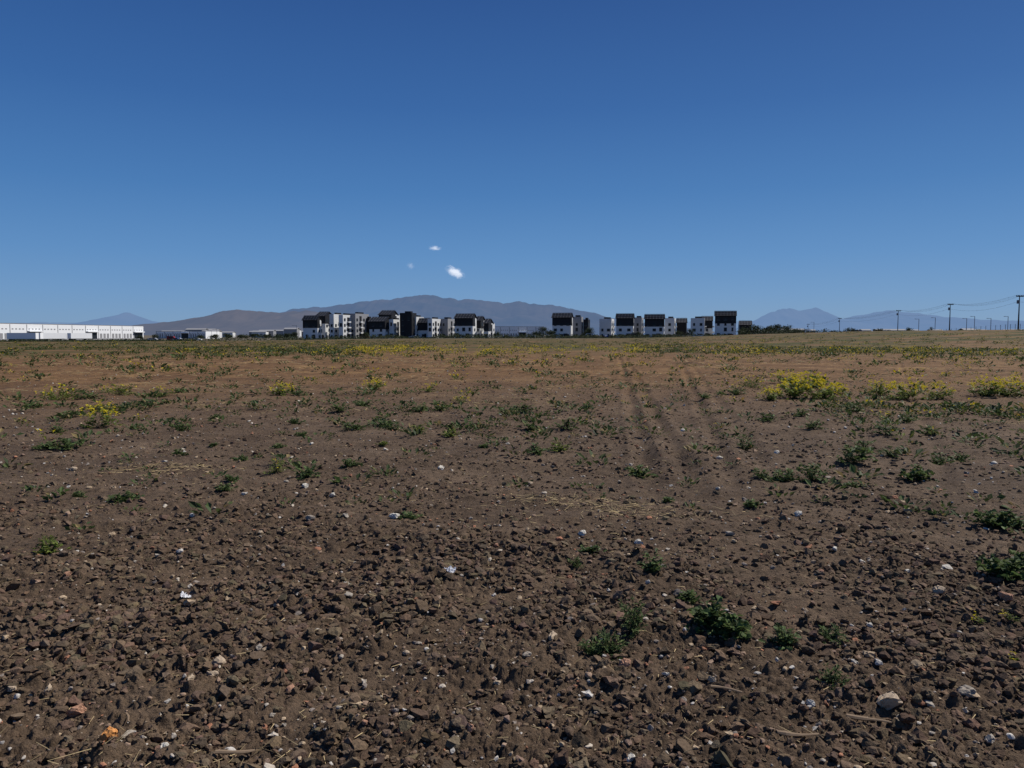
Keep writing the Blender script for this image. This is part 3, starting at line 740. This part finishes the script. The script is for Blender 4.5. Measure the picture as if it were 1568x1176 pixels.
mountain('mountain', [(395,513),(430,478),(455,471),(475,470),(515,466),(545,463),(575,457),(600,457),(630,452),(655,449),(668,451),(690,456),(715,457),(745,459),(770,463),(797,460),(815,464),(850,467),(880,472),(905,477),(930,484),(960,489),(990,494),(1040,499),(1090,508),(1110,513)], 11000, 2600, HM, 21)
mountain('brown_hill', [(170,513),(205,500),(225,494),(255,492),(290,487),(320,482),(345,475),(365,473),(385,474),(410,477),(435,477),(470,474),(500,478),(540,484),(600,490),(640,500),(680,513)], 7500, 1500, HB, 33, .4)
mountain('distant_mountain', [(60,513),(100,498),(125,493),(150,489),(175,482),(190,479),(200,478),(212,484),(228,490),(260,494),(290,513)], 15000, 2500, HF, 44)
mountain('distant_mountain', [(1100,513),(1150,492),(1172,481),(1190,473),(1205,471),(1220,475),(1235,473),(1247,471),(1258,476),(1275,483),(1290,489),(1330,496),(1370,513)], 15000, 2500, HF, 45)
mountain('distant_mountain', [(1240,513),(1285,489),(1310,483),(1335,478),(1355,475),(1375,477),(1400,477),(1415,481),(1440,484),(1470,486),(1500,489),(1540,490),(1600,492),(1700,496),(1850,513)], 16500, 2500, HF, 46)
HG = hill_haze_mat('far_ridge_haze_glow', (.10,.10,.08), (.16,.14,.11), (.18,.29,.48), .9)
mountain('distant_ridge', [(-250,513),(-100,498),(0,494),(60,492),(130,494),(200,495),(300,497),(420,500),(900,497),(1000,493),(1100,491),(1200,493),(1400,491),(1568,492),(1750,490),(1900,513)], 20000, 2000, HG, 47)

# ------------------------------------------------------------ clouds (small volumes)
def cloud(px, py, wpx, hpx, seed, dens, tilt=.45):
    dist = 8000.; x = xat(px, dist); z = zat(py, dist)
    bpy.ops.mesh.primitive_ico_sphere_add(subdivisions=3, radius=1, location=(x, dist, z)); o = bpy.context.object
    o.name = 'cloud'; o.scale = (wpx/2/F*dist, wpx/3/F*dist, hpx/2/F*dist); o.rotation_euler = (0, tilt, 0)
    m = bpy.data.materials.new('cloud_vapour_glow'); m.use_nodes = True; nt = m.node_tree; nt.nodes.remove(nt.nodes['Principled BSDF'])
    tc = N(nt, 'ShaderNodeTexCoord'); mp = N(nt, 'ShaderNodeMapping'); mp.inputs['Location'].default_value = (seed, seed*2, 0)
    nt.links.new(tc.outputs['Object'], mp.inputs['Vector'])
    n = noise(nt, mp.outputs[0], 1.9, 5, .7)
    ln = N(nt, 'ShaderNodeVectorMath', operation='LENGTH'); nt.links.new(tc.outputs['Object'], ln.inputs[0])
    q = math_(nt, 'SUBTRACT', n, math_(nt, 'MULTIPLY', ln.outputs['Value'], .34))
    q = math_(nt, 'MULTIPLY', maprange(nt, q, .20, .5), dens)
    vs = N(nt, 'ShaderNodeVolumeScatter'); vs.inputs['Color'].default_value = (1, 1, 1, 1); vs.inputs['Anisotropy'].default_value = .3
    nt.links.new(q, vs.inputs['Density'])
    em = N(nt, 'ShaderNodeEmission'); em.inputs['Color'].default_value = (.95,.97,1,1)
    nt.links.new(math_(nt, 'MULTIPLY', q, .55), em.inputs['Strength'])  # added glow paints in sunlight scattered many times inside the cloud
    ad = N(nt, 'ShaderNodeAddShader'); nt.links.new(vs.outputs[0], ad.inputs[0]); nt.links.new(em.outputs[0], ad.inputs[1])
    nt.links.new(ad.outputs[0], nt.nodes['Material Output'].inputs['Volume'])
    o.data.materials.append(m)
cloud(697,417,36,18,3.1,.018); cloud(667,380,22,8,7.7,.016, .05); cloud(630,407,14,13,1.3,.006)

# ------------------------------------------------------------ light, sky, camera
w = bpy.data.worlds.new('World'); scene.world = w; w.use_nodes = True; nt = w.node_tree
sky = nt.nodes.new('ShaderNodeTexSky'); sky.sky_type = 'NISHITA'; sky.sun_disc = False
sky.sun_elevation = SUN_EL; sky.sun_rotation = SUN_AZ; sky.altitude = 200; sky.air_density = 1.0; sky.dust_density = .4; sky.ozone_density = 4.0
STR = .07
tc = N(nt, 'ShaderNodeTexCoord'); sp = N(nt, 'ShaderNodeSeparateXYZ'); nt.links.new(tc.outputs['Generated'], sp.inputs[0])
stops = [(0,(.20,.345,.54)),(.05,(.148,.310,.57)),(.10,(.104,.265,.55)),(.18,(.060,.195,.47)),(.28,(.034,.130,.375)),(.395,(.021,.087,.29)),(1,(.011,.048,.17))]
deep = ramp(nt, sp.outputs['Z'], stops)
sc_ = N(nt, 'ShaderNodeVectorMath', operation='SCALE'); nt.links.new(deep, sc_.inputs[0]); sc_.inputs['Scale'].default_value = 1/STR
c = mix(nt, .88, sky.outputs[0], sc_.outputs[0])
nt.links.new(c, nt.nodes['Background'].inputs['Color']); nt.nodes['Background'].inputs['Strength'].default_value = STR
sl = bpy.data.lights.new('sun', 'SUN'); sl.energy = 4.8; sl.angle = math.radians(.5); sl.color = (1, .95, .87)
so = bpy.data.objects.new('sun', sl); scene.collection.objects.link(so)
sd = Vector((math.sin(SUN_AZ)*math.cos(SUN_EL), math.cos(SUN_AZ)*math.cos(SUN_EL), math.sin(SUN_EL)))
so.rotation_euler = sd.to_track_quat('Z', 'Y').to_euler()
cd = bpy.data.cameras.new('camera'); cd.sensor_width = 36; cd.lens = F/1568*36; cd.clip_start = .05; cd.clip_end = 60000
co = bpy.data.objects.new('camera', cd); scene.collection.objects.link(co); co.location = (0, 0, H); co.rotation_euler = (math.pi/2-PITCH, 0, 0)
scene.camera = co
scene.view_settings.view_transform = 'Standard'; scene.view_settings.look = 'None'; scene.view_settings.exposure = 0
